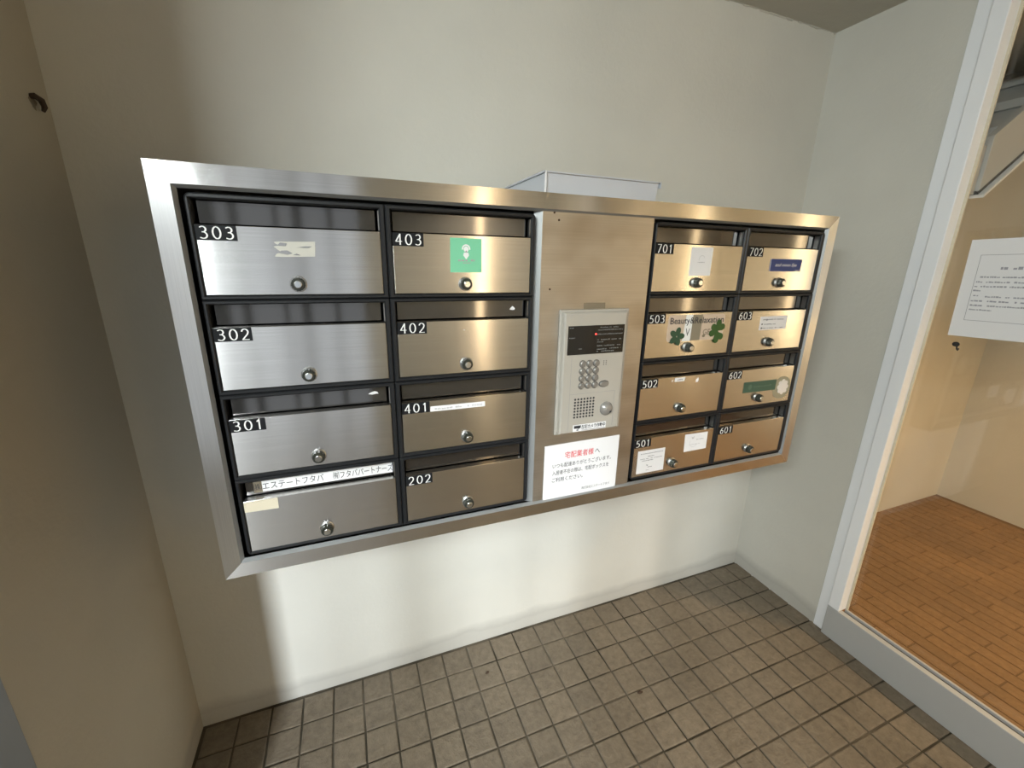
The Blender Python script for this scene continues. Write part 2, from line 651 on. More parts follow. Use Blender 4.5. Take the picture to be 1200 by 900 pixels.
# vestibule behind the camera: a tall opening at the far left, a shop front with bars added to streak the reflections, a plain pier
struct('wall_side', MB().box(-2.6, -2.5, -3.15, -0.78, -0.05, H), M['wall_dim'])
struct('wall_return', MB().box(-2.5, XL - 0.12, -0.88, -0.78, -0.05, H), M['wall_dim'])
mb = MB()
mb.box(-2.5, -1.5, -3.15, -3.05, -0.05, H).box(-1.5, 0.12, -3.15, -3.05, 2.34, H).box(-0.80, 0.12, -3.15, -3.05, -0.05, 0.12)
struct('wall_front', mb, M['wall_dim'])
struct('wall_front.001', MB().box(0.12, XR, -3.15, -3.05, -0.05, H), M['wall'])
mb = MB()
for xm, wm in ((-0.86, 0.10), (-0.70, 0.05), (-0.44, 0.03), (-0.30, 0.06), (-0.08, 0.04)):
    mb.box(xm - wm / 2, xm + wm / 2, -3.12, -3.07, 0.12, 2.34)
struct('trim_3', mb, M['post'])

# grey door post whose edge throws the shadow on the left
struct('trim_2', MB().box(-0.80, -0.50, -0.745, -0.694, 0, H), M['post'], bevel=0.004)

# glazed aluminium screen on the right
win = bpy.data.objects.new('window_1', None)
win.location = (XR, -0.425, 0)
win['kind'] = 'structure'
COL.objects.link(win)
jx = XR - 0.004
mb = MB()
mb.box(jx, XR + 0.07, -0.468, -0.4255, 0, H).box(jx - 0.014, XR + 0.055, -0.511, -0.4685, 0.143, H)
obj('jamb', mb, M['alu'], win, bevel=0.0025)
obj('bottom_rail', MB().box(jx - 0.014, XR + 0.006, -2.52, -0.4685, 0, 0.143).box(XR + 0.024, XR + 0.034, -2.52, -0.511, 0, 0.143), M['alu_rail'], win, bevel=0.002)
obj('gasket', MB().box(XR + 0.006, XR + 0.024, -2.52, -0.511, 0.05, 0.132), M['alu_dark'], win)
obj('glazing_bead', MB().box(XR + 0.028, XR + 0.034, -0.519, -0.511, 0.143, 2.30), M['cream'], win)
obj('top_rail', MB().box(jx - 0.002, XR + 0.065, -2.52, -0.511, 2.30, H), M['alu'], win, bevel=0.002)
obj('jamb', MB().box(jx - 0.014, XR + 0.065, -2.62, -2.52, 0, H), M['alu'], win, bevel=0.002)
obj('glass_pane', MB().box(XR + 0.036, XR + 0.042, -2.52, -0.511, 0.10, 2.30), M['glass'], win)
struct('wall_right.001', MB().box(XR, XR + 0.12, -3.05, -2.62, -0.05, H), M['wall'])

# staircase in the hall: landing and one rising flight, seen from below
st = thing('staircase', 'pale grey painted staircase flight rising behind the glass screen', 'staircase', (2.0, -0.2, 1.74))
yA, yB = -0.40, 0.035
sx0, sz0 = 2.125, 1.783
mb = MB().box(1.93, sx0, yA, yB, sz0, sz0 + 0.16)
obj('landing', mb, M['stair'], st, bevel=0.003)
mb = MB()
L = 0.80
S = 0.70
pts = [(sx0, sz0), (sx0 + L, sz0 + L * S), (sx0 + L, sz0 + L * S + 0.19), (sx0, sz0 + 0.19)]
obj('stringer', MB().prism_y(pts, yA - 0.012, yA + 0.012), M['stair'], st, bevel=0.002)
obj('stringer_lip', MB().prism_y([(sx0, sz0 - .012), (sx0 + L, sz0 + L * S - .012), (sx0 + L, sz0 + L * S - .002), (sx0, sz0 - .002)], yA - 0.03, yA + 0.012), M['alu'], st)
obj('shadow_gap', MB().prism_y([(sx0, sz0), (sx0 + L, sz0 + L * S), (sx0 + L, sz0 + L * S + .012), (sx0, sz0 + .012)], yA - 0.013, yA), M['alu_dark'], st)
obj('soffit', MB().prism_y([(sx0, sz0 + 0.03), (sx0 + L, sz0 + L * S + .03), (sx0 + L, sz0 + L * S + 0.07), (sx0, sz0 + 0.07)], yA + 0.012, yB), M['stair'], st)
for k in range(4):
    xa = sx0 + 0.02 + k * 0.19
    za = sz0 + 0.10 + k * 0.19 * S
    obj('tread', MB().box(xa, xa + 0.2, yA + 0.012, yB, za, za + 0.03), M['stair'], st)

# ---------------------------------------------------------------- hall lamp and added unseen lights
def ceiling_lamp(label, x, y, power, r=0.11, cone=125, color=(1.0, 0.60, 0.27)):
    t = thing('ceiling_lamp', label, 'lamp', (x, y, H))
    obj('rim', MB().add(*_ring_disc(x, y, H, r)), M['alu'], t)
    obj('diffuser', MB().add(*_dome(x, y, H, r * 0.86)), M['lamp'], t, smooth=True)
    l = bpy.data.lights.new('lamp_light', 'SPOT')
    l.spot_size = math.radians(cone)
    l.spot_blend = 0.6
    l.energy = power
    l.color = color
    l.shadow_soft_size = 0.09
    o = bpy.data.objects.new('lamp_light', l)
    o.location = (0, 0, -0.16)
    o.parent = t
    COL.objects.link(o)


def _ring_disc(x, y, z, r, n=24):
    v, f = [], []
    for k in range(n):
        a = 2 * PI * k / n
        for rr, zz in ((r, z), (r, z - .02), (r * .88, z - .025), (r * .88, z)):
            v.append((x + rr * math.cos(a), y + rr * math.sin(a), zz))
    for k in range(n):
        for q in range(4):
            f.append((4 * k + q, 4 * k + (q + 1) % 4, 4 * ((k + 1) % n) + (q + 1) % 4, 4 * ((k + 1) % n) + q))
    return v, f


def _dome(x, y, z, r, n=20, m=5):
    v, f = [], []
    for i in range(m + 1):
        b = i / m * PI / 2 * 0.96
        for k in range(n):
            a = 2 * PI * k / n
            v.append((x + r * math.cos(b) * math.cos(a), y + r * math.cos(b) * math.sin(a), z - 0.012 - 0.05 * math.sin(b)))
    for i in range(m):
        for k in range(n):
            f.append((i * n + k, i * n + (k + 1) % n, (i + 1) * n + (k + 1) % n, (i + 1) * n + k))
    f.append(tuple(m * n + k for k in range(n)))
    return v, f


ceiling_lamp('warm round ceiling lamp in the hall behind the glass screen', 2.75, -1.49, 110.0, cone=124)
ceiling_lamp('warm round ceiling light added unseen deeper in the hall', 2.75, -2.45, 95.0, color=(1.0, 0.80, 0.57))  # unseen lamp added so the right-hand doors reflect a brighter hall
ceiling_lamp('warm round ceiling light added unseen in the vestibule behind the camera', 1.05, -2.65, 45.0, color=(1.0, 0.87, 0.70))  # unseen lamp added to light the pier and warm the lower right


def streak_tube(label, x, y, dx, dy, power):
    """unseen upright glowing tube, added to streak the steel doors; (dx, dy) points from the wall into the room"""
    t = thing('streak_light', label, 'lamp', (x, y, 0.85), 'added upright glow tubes')
    px, py = abs(dy), abs(dx)
    obj('mount', MB().box(x - .045 * px - .012 * py, x + .045 * px + .012 * py, y - .045 * py - .012 * px, y + .045 * py + .012 * px, 0.85, 2.15), M['alu'], t)
    obj('tube', MB().tube([(x + dx * .035, y + dy * .035, 0.9), (x + dx * .035, y + dy * .035, 2.1)], .022, 12), M['tube'], t)  # glowing tube out of view, added for upright streaks in the steel


# unseen cool fill light added behind the camera, shaped as a ceiling fitting
ft = thing('cool_fill_lamp', 'long cool fill light added on the unseen vestibule ceiling behind the camera', 'lamp', (-1.35, -2.25, H))
obj('housing', MB().box(-1.95, -0.75, -2.29, -2.21, H - 0.05, H), M['stair'], ft)
obj('tube', MB().tube([(-1.90, -2.25, H - 0.075), (-0.80, -2.25, H - 0.075)], .015, 12), M['fill_tube_cool'], ft)
fl_l = area('cool_fill_light', (0, 0.03, -0.085), (math.radians(82), 0, math.radians(-28)), 1.1, 0.05, 62.0, (0.93, 1.0, 0.99))
fl_l.parent = ft


streak_tube('upright warm tube added behind the camera to streak the steel doors', 1.07, -3.037, 0, 1, 0)
streak_tube('upright warm tube added on the unseen far right hall wall for reflections', HX - .013, -2.16, -1, 0, 0)
streak_tube('upright warm tube added on the unseen front hall wall for reflections', 3.36, -3.037, 0, 1, 0)

# ---------------------------------------------------------------- mailbox housing
FX0, FX1, FZ0, FZ1 = -0.3165, 1.4011, 0.8498, 1.6700        # outer edge of the steel rim
IX0, IX1, IZ0, IZ1 = -0.2838, 1.3664, 0.8828, 1.6360        # inner edge of the rim
YF = -0.42
LB = (-0.2701, 0.3898)                                       # left block of boxes
RB = (0.7251, 1.3600)                                        # right block
BZ0, BZ1 = 0.8957, 1.6245
hs = thing('mailbox_housing', 'wide brushed steel mailbox housing projecting from the cream wall', 'mailbox housing', (0.54, -0.2, 0.85))


def rim(a, b, c, d, name, m):
    """one mitred rim: a-b outer edge, c-d inner edge (x, z)"""
    mid = ((IX0 + IX1) / 2, (IZ0 + IZ1) / 2)
    def inn(p, dd):
        return (p[0] + (dd if p[0] < mid[0] else -dd), p[1] + (dd if p[1] < mid[1] else -dd))
    e, g = inn(c, 0.0058), inn(d, 0.0058)
    v = []
    for p, y in ((a, YF + 0.028), (a, YF), (c, YF), (e, YF + 0.009)):
        v.append((p[0], y, p[1]))
    for p, y in ((b, YF + 0.028), (b, YF), (d, YF), (g, YF + 0.009)):
        v.append((p[0], y, p[1]))
    obj(name, MB().add([v[i] for i in (0, 1, 2, 4, 5, 6)], [(0, 1, 4, 3), (1, 2, 5, 4)]), m, hs)
    obj('rim_lip', MB().add([v[i] for i in (2, 3, 6, 7)], [(0, 1, 3, 2)]), M['lip'], hs)


rim((FX0, FZ1), (FX1, FZ1), (IX0, IZ1), (IX1, IZ1), 'rim_rail', M['steel_h'])
rim((FX0, FZ0), (FX1, FZ0), (IX0, IZ0), (IX1, IZ0), 'rim_rail', M['steel_h'])
rim((FX0, FZ0), (FX0, FZ1), (IX0, IZ0), (IX0, IZ1), 'rim_stile', M['steel_v'])
rim((FX1, FZ0), (FX1, FZ1), (IX1, IZ0), (IX1, IZ1), 'rim_stile', M['steel_v'])
yb, yt = -0.001, YF + 0.028
obj('side_panel', MB().box(FX0, FX0 + .003, yt, yb, FZ0, FZ1), M['steel_side'], hs)
obj('side_panel', MB().box(FX1 - .003, FX1, yt, yb, FZ0, FZ1), M['steel_side'], hs)
obj('top_panel', MB().box(FX0 + .003, FX1 - .003, yt, yb, FZ1 - .003, FZ1), M['steel_side'], hs)
obj('bottom_panel', MB().box(FX0 + .003, FX1 - .003, yt, yb, FZ0, FZ0 + .003), M['steel_side'], hs)
PX0, PX1 = 0.4075, 0.7180
obj('centre_panel', MB().box(PX0, PX1, -0.413, -0.405, IZ0 + .001, IZ1 - .001), M['steel_panel'], hs)
for xa, xb in ((PX0, LB[1] + .0012), (PX1, RB[0] - .0012)):
    v = [(xa, -0.413, IZ0 + .004), (xa, -0.413, IZ1 - .004), (xb, -0.4, IZ1 - .004), (xb, -0.4, IZ0 + .004)]
    obj('panel_flange', MB().add(v, [(0, 1, 2, 3)]), M['lip'], hs)
for sx_, sz_ in ((0.4492, 1.6142), (0.4367, 1.6297), (0.4329, 1.458)):
    obj('screw_hole', MB().prism_y(ellipse(sx_, sz_, .0026, .0026, 10), -0.4134, -0.412), M['rust'], hs)
obj('tape_residue', MB().prism_y([(0.530, 1.4093), (0.592, 1.4098), (0.5917, 1.4243), (0.5296, 1.4244)], -0.4134, -0.412), M['stain'], hs)

# ---------------------------------------------------------------- the sixteen mailboxes
COLS = [(-0.2612, 0.0487), (0.0730, 0.3785), (0.7290, 1.0300), (1.0530, 1.3440)]
SPLIT = [0.0608, None, 1.0415, None]
DZ1 = [1.5725, 1.3905, 1.2072, 1.0250]
DH = 0.1215
CUT = [1.4416, 1.2588, 1.0752]


def bezel(x0, x1, z0, z1, ix0, ix1, iz0, iz1, rads):
    """black frame ring; rads = corner radii in the order BL, BR, TR, TL"""
    g = 0.0005
    x0 += g; x1 -= g; z0 += g; z1 -= g
    out, inn = [], []
    cs = [(x0, z0, 1, 1, 180), (x1, z0, -1, 1, 270), (x1, z1, -1, -1, 0), (x0, z1, 1, -1, 90)]
    ic = [(ix0, iz0), (ix1, iz0), (ix1, iz1), (ix0, iz1)]
    for (cx, cz, sx, sz, a0), r, q in zip(cs, rads, ic):
        for k in range(5):
            a = math.radians(a0 + 90 * k / 4)
            out.append((cx + sx * r + r * math.cos(a), cz + sz * r + r * math.sin(a)))
            inn.append(q)
    n = len(out)
    c = 0.0022
    mx, mz = (x0 + x1) / 2, (z0 + z1) / 2
    sh = lambda p, d: (p[0] + (d if p[0] < mx else -d), p[1] + (d if p[1] < mz else -d))
    rings = [[(x, -0.40, z) for x, z in out], [(x, -0.4145, z) for x, z in out],
             [(*sh(p, c),) for p in out], [(*sh(p, -c),) for p in inn],
             [(x, -0.4145, z) for x, z in inn], [(x, -0.392, z) for x, z in inn]]
    rings[2] = [(x, -0.417, z) for x, z in rings[2]]
    rings[3] = [(x, -0.417, z) for x, z in rings[3]]
    v = [p for r in rings for p in r]
    f = []
    for i in range(5):
        for k in range(n):
            f.append((i * n + k, i * n + (k + 1) % n, (i + 1) * n + (k + 1) % n, (i + 1) * n + k))
    me = MB().add(v, f)
    return me


YD = -0.415
extra = {}


def mailbox(number, col, row, label, lock_dx=0.0):
    dx0, dx1 = COLS[col]
    dz1 = DZ1[row]
    dz0 = dz1 - DH
    blk = LB if col < 2 else RB
    x0 = blk[0] if col % 2 == 0 else SPLIT[col - 1]
    x1 = SPLIT[col] if col % 2 == 0 else blk[1]
    z1 = BZ1 if row == 0 else CUT[row - 1]
    z0 = CUT[row] if row < 3 else BZ0
    zs = dz1 + 0.0428
    t = thing('mailbox', label, 'mailbox', ((x0 + x1) / 2, -0.25, z0), 'steel mailboxes in the wall housing')
    rad = [.0015] * 4
    if row == 3: rad[0 if col % 2 == 0 else 1] = .010
    if row == 0: rad[3 if col % 2 == 0 else 2] = .010
    obj('bezel', bezel(x0, x1, z0, z1, dx0 - .0012, dx1 + .0012, dz0 - .0012, zs, rad), M['black'], t)
    # open-fronted black body behind
    bx0, bx1, bz0, bz1 = x0 + .002, x1 - .002, z0 + .002, z1 - .002
    mb = MB()
    mb.box(bx0, bx0 + .003, -.399, -.08, bz0, bz1).box(bx1 - .003, bx1, -.399, -.08, bz0, bz1)
    mb.box(bx0 + .003, bx1 - .003, -.399, -.08, bz0, bz0 + .003).box(bx0 + .003, bx1 - .003, -.399, -.08, bz1 - .003, bz1)
    mb.box(bx0, bx1, -.08, -.077, bz0, bz1)
    obj('body', mb, M['black'], t)
    # door: flat steel front with a short ledge folded back along its top
    v = [(dx0, YD, dz0), (dx1, YD, dz0), (dx1, YD, dz1), (dx0, YD, dz1),
         (dx0, -.3955, dz1 + .0006), (dx1, -.3955, dz1 + .0006), (dx0, -.3955, dz0), (dx1, -.3955, dz0)]
    obj('door', MB().add(v, [(0, 1, 2, 3), (3, 2, 5, 4), (0, 3, 4, 6), (1, 7, 5, 2), (0, 6, 7, 1)]), M['steel_h'], t, bevel=.0006)
    obj('slot_flap', MB().box(dx0 + .004, dx1 - .006, -.3945, -.392, dz1 + .0035, zs - .002), M['flap'], t)
    obj('slot_side', MB().box(dx1 - .001, dx1 + .0005, -.410, -.396, dz1 + .003, zs - .003), M['steel_side'], t)
    # combination lock: chrome washer, dark dial with notches, pale centre
    lx = dx0 + (dx1 - dx0) * 0.495
    lz = dz1 - 0.1007 + [0, .0015, .0025, .004][row] - (0.001 if col < 2 else -0.002)
    lk = obj('dial_lock', MB().lathe_y(lx, lz, [(.0150, YD), (.0150, YD - .0025), (.0138, YD - .0035)]), M['steel_side'], t, smooth=False)
    mb = MB()
    n = 32
    prof = []
    v, f = [], []
    for i, (rb, y) in enumerate(((.0132, YD - .0035), (.0128, YD - .013), (.0108, YD - .0155))):
        for k in range(n):
            a = 2 * PI * k / n
            r_ = rb * (1.0 if k % 2 else 0.93)
            v.append((lx + r_ * math.cos(a), y, lz + r_ * math.sin(a)))
    for i in range(2):
        for k in range(n):
            f.append((i * n + k, i * n + (k + 1) % n, (i + 1) * n + (k + 1) % n, (i + 1) * n + k))
    f.append(tuple(2 * n + k for k in range(n)))
    obj('dial', MB().add(v, f), M['dial'], lk)
    obj('dial_cap', MB().lathe_y(lx, lz, [(.0078, YD - .0155), (.0076, YD - .0175), (.006, YD - .0185)], 18), M['chrome'], lk, smooth=True)
    if number:
        pw, ph = 0.0625, 0.0258
        if col >= 2:
            pw = 0.0580
        pl = obj('number_plate', MB().box(dx0, dx0 + pw, YD - .0012, YD, dz1 - ph, dz1 - .0003), M['plate'], t)
        mb = MB()
        digits_geo(mb, number, dx0 + .0025, dx0 + pw - .001, dz1 - ph + .0028, dz1 - .0030, YD - .0016)
        obj('digits', mb, M['digit'], pl)
    return t


def sheet(name, pts, m, t, y=YD, th=0.0008, label=None):
    return obj(name, MB().prism_y(pts, y - th, y - 0.00005), m, t, label=label)


YS = YD - .0012   # print on a sticker

b = mailbox('303', 0, 0, 'steel mailbox numbered 303 with a torn paper remnant above its lock')
# torn remnant of a paper label
pts = [(-.1414, 1.5470), (-.135, 1.5478), (-.11, 1.5485), (-.071, 1.5495), (-.0722, 1.536), (-.0737, 1.5223), (-.10, 1.5213), (-.13, 1.5205), (-.1427, 1.5209), (-.139, 1.526), (-.130, 1.529), (-.137, 1.534), (-.1427, 1.539), (-.132, 1.541), (-.139, 1.544)]
s = sheet('label_remnant', pts, M['residue'], b)
mb = MB()
for q in ([(-.137, 1.540), (-.122, 1.540), (-.1195, 1.545), (-.131, 1.5465)], [(-.135, 1.5275), (-.121, 1.5245), (-.112, 1.527), (-.120, 1.5325), (-.131, 1.532)],
          [(-.105, 1.538), (-.083, 1.538), (-.077, 1.541), (-.09, 1.5405)], [(-.112, 1.5245), (-.098, 1.5238), (-.105, 1.527)]):
    flat(mb, q, YS)
obj('bare_patch', mb, M['steel_h'], s)

mailbox('302', 0, 1, 'plain steel mailbox numbered 302 in the leftmost column')
b = mailbox('301', 0, 2, 'plain steel mailbox numbered 301 above the white name strip')
sheet('paper_scrap', [(.004, 1.231), (.013, 1.229), (.020, 1.2305), (.026, 1.230), (.024, 1.2345), (.018, 1.2365), (.010, 1.2345)], M['paper'], b, y=-.3948)
b = mailbox('', 0, 3, 'unnumbered steel mailbox with a white name strip across its slot')
s = sheet('name_strip', [(-.2425, 1.0325), (.0455, 1.0325), (.0455, 1.0575), (-.2425, 1.0575)], M['paper'], b, y=-.3948)
mb = MB()
flat(mb, [(-.2425, 1.0325), (-.2265, 1.0325), (-.2265, 1.0575), (-.2425, 1.0575)], -.3958)
obj('brown_end', mb, M['stain'], s)
mb = MB()
words(mb, '㈱エステートフタバ', -.242, -.105, 1.0365, 1.0545, -.3962)
words(mb, '㈲フタバパートナーズ', -.085, .046, 1.0365, 1.0545, -.3962)
obj('lettering', mb, M['ink'], s)
sheet('cream_tape', [(-.2611, .9995), (-.1980, .9985), (-.1975, 1.0235), (-.2611, 1.0235)], M['cream'], b)

b = mailbox('403', 1, 0, 'steel mailbox numbered 403 with a square mint green sticker')
s = sheet('mint_sticker', [(.1911, 1.4955), (.2618, 1.4955), (.2618, 1.5662), (.1920, 1.5667)], M['green'], b)
mb = MB()
cx, cz = .2265, 1.537
ringband(mb, cx, cz + .0075, .0065, .0095, math.radians(-10), math.radians(190), YS, 14)
flat(mb, ellipse(cx, cz + .007, .0055, .006, 14), YS)
flat(mb, [(cx - .0065, cz - .006), (cx, cz - .014), (cx + .0065, cz - .006), (cx + .005, cz), (cx - .005, cz)], YS)
obj('emblem', mb, M['digit'], s)
mb = MB()
dashes(mb, cx - .018, cx + .019, cz - .0185, .0045, YS, 3, 0.1)
dashes(mb, cx - .008, cx + .010, cz - .0225, .002, YS, 4, 0.1)
flat(mb, ellipse(cx, cz + .002, .0018, .0022, 8), YS - .0003)
obj('print', mb, M['pink'], s)

b = mailbox('402', 1, 1, 'steel mailbox numbered 402 with a scrap caught in its slot')
sheet('paper_scrap', [(.337, 1.4105), (.344, 1.409), (.350, 1.4095), (.351, 1.413), (.345, 1.4185), (.341, 1.415)], M['paper'], b, y=-.3948)
sheet('white_speck', ellipse(.2202, 1.369, .0016, .0013, 8), M['paper'], b)
b = mailbox('401', 1, 2, 'steel mailbox numbered 401 with a narrow white name label')
s = sheet('name_label', [(.1368, 1.1812), (.2695, 1.1808), (.2693, 1.1930), (.1372, 1.1938)], M['paper'], b)
mb = MB()
dashes(mb, .147, .262, 1.1848, .0048, YS, 11, 0.25)
obj('print', mb, M['ink_pale'], s)
mailbox('202', 1, 3, 'plain steel mailbox numbered 202 under the one numbered 401')

b = mailbox('701', 2, 0, 'steel mailbox numbered 701 with a crinkled white square sticker')
s = sheet('white_sticker', [(.8482, 1.4918), (.9228, 1.4925), (.9224, 1.5668), (.8480, 1.5662)], M['paper'], b)
mb = MB()
ringband(mb, .8865, 1.5355, .0095, .0103, math.radians(20), math.radians(200), YS, 14)
dashes(mb, .873, .901, 1.5265, .003, YS, 21, 0.1)
obj('print', mb, M['ink_pale'], s)

b = mailbox('702', 3, 0, 'steel mailbox numbered 702 with a navy blue label')
s = sheet('navy_label', [(1.1477, 1.5070), (1.2788, 1.5070), (1.2806, 1.5425), (1.1476, 1.5420)], M['navy'], b)
mb = MB()
words(mb, 'azul moon Eye', 1.1690, 1.2590, 1.5180, 1.5305, YS, shear=0.3)
dashes(mb, 1.256, 1.276, 1.5088, .003, YS, 31, 0.1)
obj('lettering', mb, M['digit'], s)
flat_mb = MB()
flat(flat_mb, [(1.1477, 1.5070), (1.1495, 1.5070), (1.1495, 1.5420), (1.1476, 1.5420)], YS)
obj('white_edge', flat_mb, M['paper'], s)

b = mailbox('503', 2, 1, 'steel mailbox numbered 503 with a beige salon card and green leaves')
cx0, cx1, cz0, cz1 = .7985, 1.0040, 1.3120, 1.3862
rr_ = .008
pts = []
for (px, pz, a0) in ((cx0 + rr_, cz0 + rr_, 180), (cx1 - rr_, cz0 + rr_, 270), (cx1 - rr_, cz1 - rr_, 0), (cx0 + rr_, cz1 - rr_, 90)):
    for k in range(4):
        a = math.radians(a0 + 30 * k)
        pts.append((px + rr_ * math.cos(a), pz + rr_ * math.sin(a)))
s = sheet('salon_card', pts, M['card'], b)
mb = MB()
flat(mb, [(.8535, cz0), (.8825, cz0), (.8835, cz1), (.8590, cz1)], YS)
obj('white_tape', mb, M['digit'], s)
mb = MB()
flat(mb, [(.8825, cz0), (.9170, cz0), (.9190, cz1), (.8835, cz1)], YS)
obj('clear_tape', mb, M['tape'], s)
mb = MB()
words(mb, 'Beauty&Relaxation', .8045, .9990, 1.3560, 1.3795, YS - .0006, shear=0.0, bold=0.008)
words(mb, 'V', .8625, .8770, 1.3265, 1.3480, YS - .0006)
obj('lettering', mb, M['ink'], s)
mb = MB()
words(mb, 'GE', .9260, .9530, 1.3270, 1.3440, YS - .0006)
flat(mb, ellipse(.930, 1.3245, .0055, .004, 12), YS - .0008)
obj('lettering', mb, M['stain'], s)
mb = MB()
for k in range(5):
    a = math.radians(75 + 72 * k)
    ex, ez = .832 + .0145 * math.cos(a), 1.3265 + .0145 * math.sin(a)
    mb.prism_y(ellipse(ex, ez, .0125, .0085, 14, a), YS - .0016 - .0002 * k, YS - .0008)
obj('clover', mb, M['leaf_a'], b)
mb = MB()
for k, (ex, ez, a) in enumerate(((.9660, 1.3385, 165), (.9865, 1.3510, 50), (.9840, 1.3195, -60))):
    a = math.radians(a)
    hp = []
    for q in range(20):
        tt = 2 * PI * q / 20
        hx = 16 * math.sin(tt) ** 3 / 17
        hz = (13 * math.cos(tt) - 5 * math.cos(2 * tt) - 2 * math.cos(3 * tt) - math.cos(4 * tt)) / 17
        # heart with its point at the middle of the clover
        ux, uz = -hz * .0205, hx * .0205
        ux = -ux
        hp.append((ex + ux * math.cos(a) - uz * math.sin(a), ez + ux * math.sin(a) + uz * math.cos(a)))
    mb.prism_y(hp, YS - .0018 - .0002 * k, YS - .0008)
obj('clover', mb, M['leaf_b'], b)

b = mailbox('603', 3, 1, 'steel mailbox numbered 603 with a small white business card')
s = sheet('white_card', [(1.1500, 1.3315), (1.2645, 1.3325), (1.2641, 1.3740), (1.1492, 1.3730)], M['paper'], b)
mb = MB()
flat(mb, ellipse(1.176, 1.3630, .0035, .003, 10), YS)
dashes(mb, 1.160, 1.258, 1.3620, .0040, YS, 41, 0.4)
dashes(mb, 1.161, 1.216, 1.3480, .0038, YS, 42, 0.3)
dashes(mb, 1.163, 1.252, 1.3360, .0036, YS, 43, 0.3)
obj('print', mb, M['ink_grey'], s)
mb = MB()
flat(mb, ellipse(1.158, 1.3500, .0028, .0026, 10), YS - .0003)
flat(mb, ellipse(1.158, 1.3378, .0028, .0026, 10), YS - .0003)
obj('bullet', mb, M['ink'], s)

b = mailbox('502', 2, 2, 'steel mailbox numbered 502 with scraps of torn white label')
s = sheet('label_scrap', [(.848, 1.1925), (.883, 1.1925), (.8855, 1.2042), (.8475, 1.2038)], M['paper'], b)
mb = MB()
dashes(mb, .857, .876, 1.1960, .0045, YS, 51, 0.1)
obj('print', mb, M['ink_grey'], s)
sheet('paper_scrap', [(.928, 1.1852), (.9365, 1.186), (.937, 1.193), (.9355, 1.1995), (.932, 1.1955), (.9275, 1.1920)], M['paper'], b)
sheet('paper_scrap', [(.836, 1.194), (.8405, 1.1945), (.8415, 1.199), (.838, 1.1975)], M['paper'], b)

b = mailbox('602', 3, 2, 'steel mailbox numbered 602 with a dark green label and a white rosette')
s = sheet('green_label', [(1.1285, 1.1310), (1.2718, 1.1305), (1.2716, 1.1655), (1.1278, 1.1665)], M['darkgreen'], b)
mb = MB()
flat(mb, ellipse(1.156, 1.149, .008, .009, 14), YS)
dashes(mb, 1.172, 1.25, 1.1465, .005, YS, 61, 0.2)
obj('print', mb, mat('ink_green', (0.10, 0.17, 0.12), .6), s)
s = sheet('faded_disc', ellipse(1.3010, 1.1350, .041, .039, 24), mat('faded_sticker', (0.40, 0.39, 0.29), 0.45, 0.4), b, th=.0006)
mb = MB()
for k in range(8):
    a = 2 * PI * k / 8
    mb.prism_y(ellipse(1.3045 + .013 * math.cos(a), 1.1375 + .014 * math.sin(a), .0125, .0085, 12, a), YS - .0016 - .0002 * (k % 3), YS + .0002)
mb.prism_y(ellipse(1.3045, 1.1375, .010, .010, 12), YS - .0026, YS)
obj('rosette', mb, mat('rosette_white', (0.80, 0.74, 0.68), 0.7), b)

b = mailbox('501', 2, 3, 'steel mailbox numbered 501 with two white paper stickers')
s = sheet('white_sticker', [(.7454, .9125), (.8452, .9125), (.8438, .9862), (.7450, .9868)], M['paper'], b)
mb = MB()
dashes(mb, .755, .836, .9755, .0030, YS, 71, 0.2)
dashes(mb, .781, .805, .9655, .0030, YS, 72, 0.1)
dashes(mb, .755, .835, .9585, .0025, YS, 73, 0.2)
dashes(mb, .762, .802, .9525, .0028, YS, 74, 0.1)
dashes(mb, .785, .800, .9300, .0030, YS, 75, 0.1)
flat(mb, [(.778, .940), (.786, .938), (.782, .9345)], YS)
dashes(mb, .779, .79, .9205, .0018, YS, 76, 0.1)
obj('print', mb, M['ink_grey'], s)
s = sheet('white_sticker', [(.9195, .9590), (1.0076, .9600), (1.0066, 1.0165), (.9165, 1.0175)], M['paper'], b)
mb = MB()
flat(mb, [(.942, 1.008), (.948, 1.004), (.9545, 1.010), (.951, 1.0005), (.946, 1.0)], YS)
dashes(mb, .963, .992, .9945, .0035, YS, 81, 0.3)
dashes(mb, .936, .985, .9800, .0025, YS, 82, 0.4)
ringband(mb, .953, .988, .015, .0158, math.radians(150), math.radians(330), YS, 12)
obj('print', mb, M['ink_pale'], s)
mailbox('601', 3, 3, 'plain steel mailbox numbered 601 at the lower right corner')

# ---------------------------------------------------------------- intercom
ic = thing('intercom', 'silver intercom keypad with black display on the steel centre panel', 'intercom', (0.556, -0.413, 1.08))
obj('back_plate', MB().box(.4610, .6620, -.421, -.4135, 1.0795, 1.4085), M['intercom'], ic, bevel=.002)
YI = -.437
obj('body', MB().cbox(.4665, .6465, YI, -.421, 1.0870, 1.4030, .003), M['intercom'], ic)
dp = obj('display', MB().box(.4760, .6393, YI - .0012, YI, 1.2984, 1.3710), M['display'], ic)
yd = YI - .0016
mb = MB()
for zz, a, b_, sd in ((1.3640, .566, .622, 1), (1.3578, .560, .634, 2), (1.3470, .560, .634, 3), (1.3330, .560, .632, 4), (1.3270, .560, .578, 5), (1.3175, .560, .612, 6), (1.3175, .620, .632, 7),
                      (1.3085, .560, .590, 8), (1.3095, .598, .632, 9), (1.3030, .560, .612, 10)):
    dashes(mb, a, b_, zz, .0030, yd, 100 + sd, 0.15)
for zz, a, b_, sd in ((1.3650, .4790, .4905, 11), (1.3400, .4790, .4955, 12), (1.3120, .507, .516, 13)):
    dashes(mb, a, b_, zz, .0030, yd, 100 + sd, 0.1)
obj('print', mb, mat('display_print', (0.16, 0.17, 0.17), 0.6), dp)
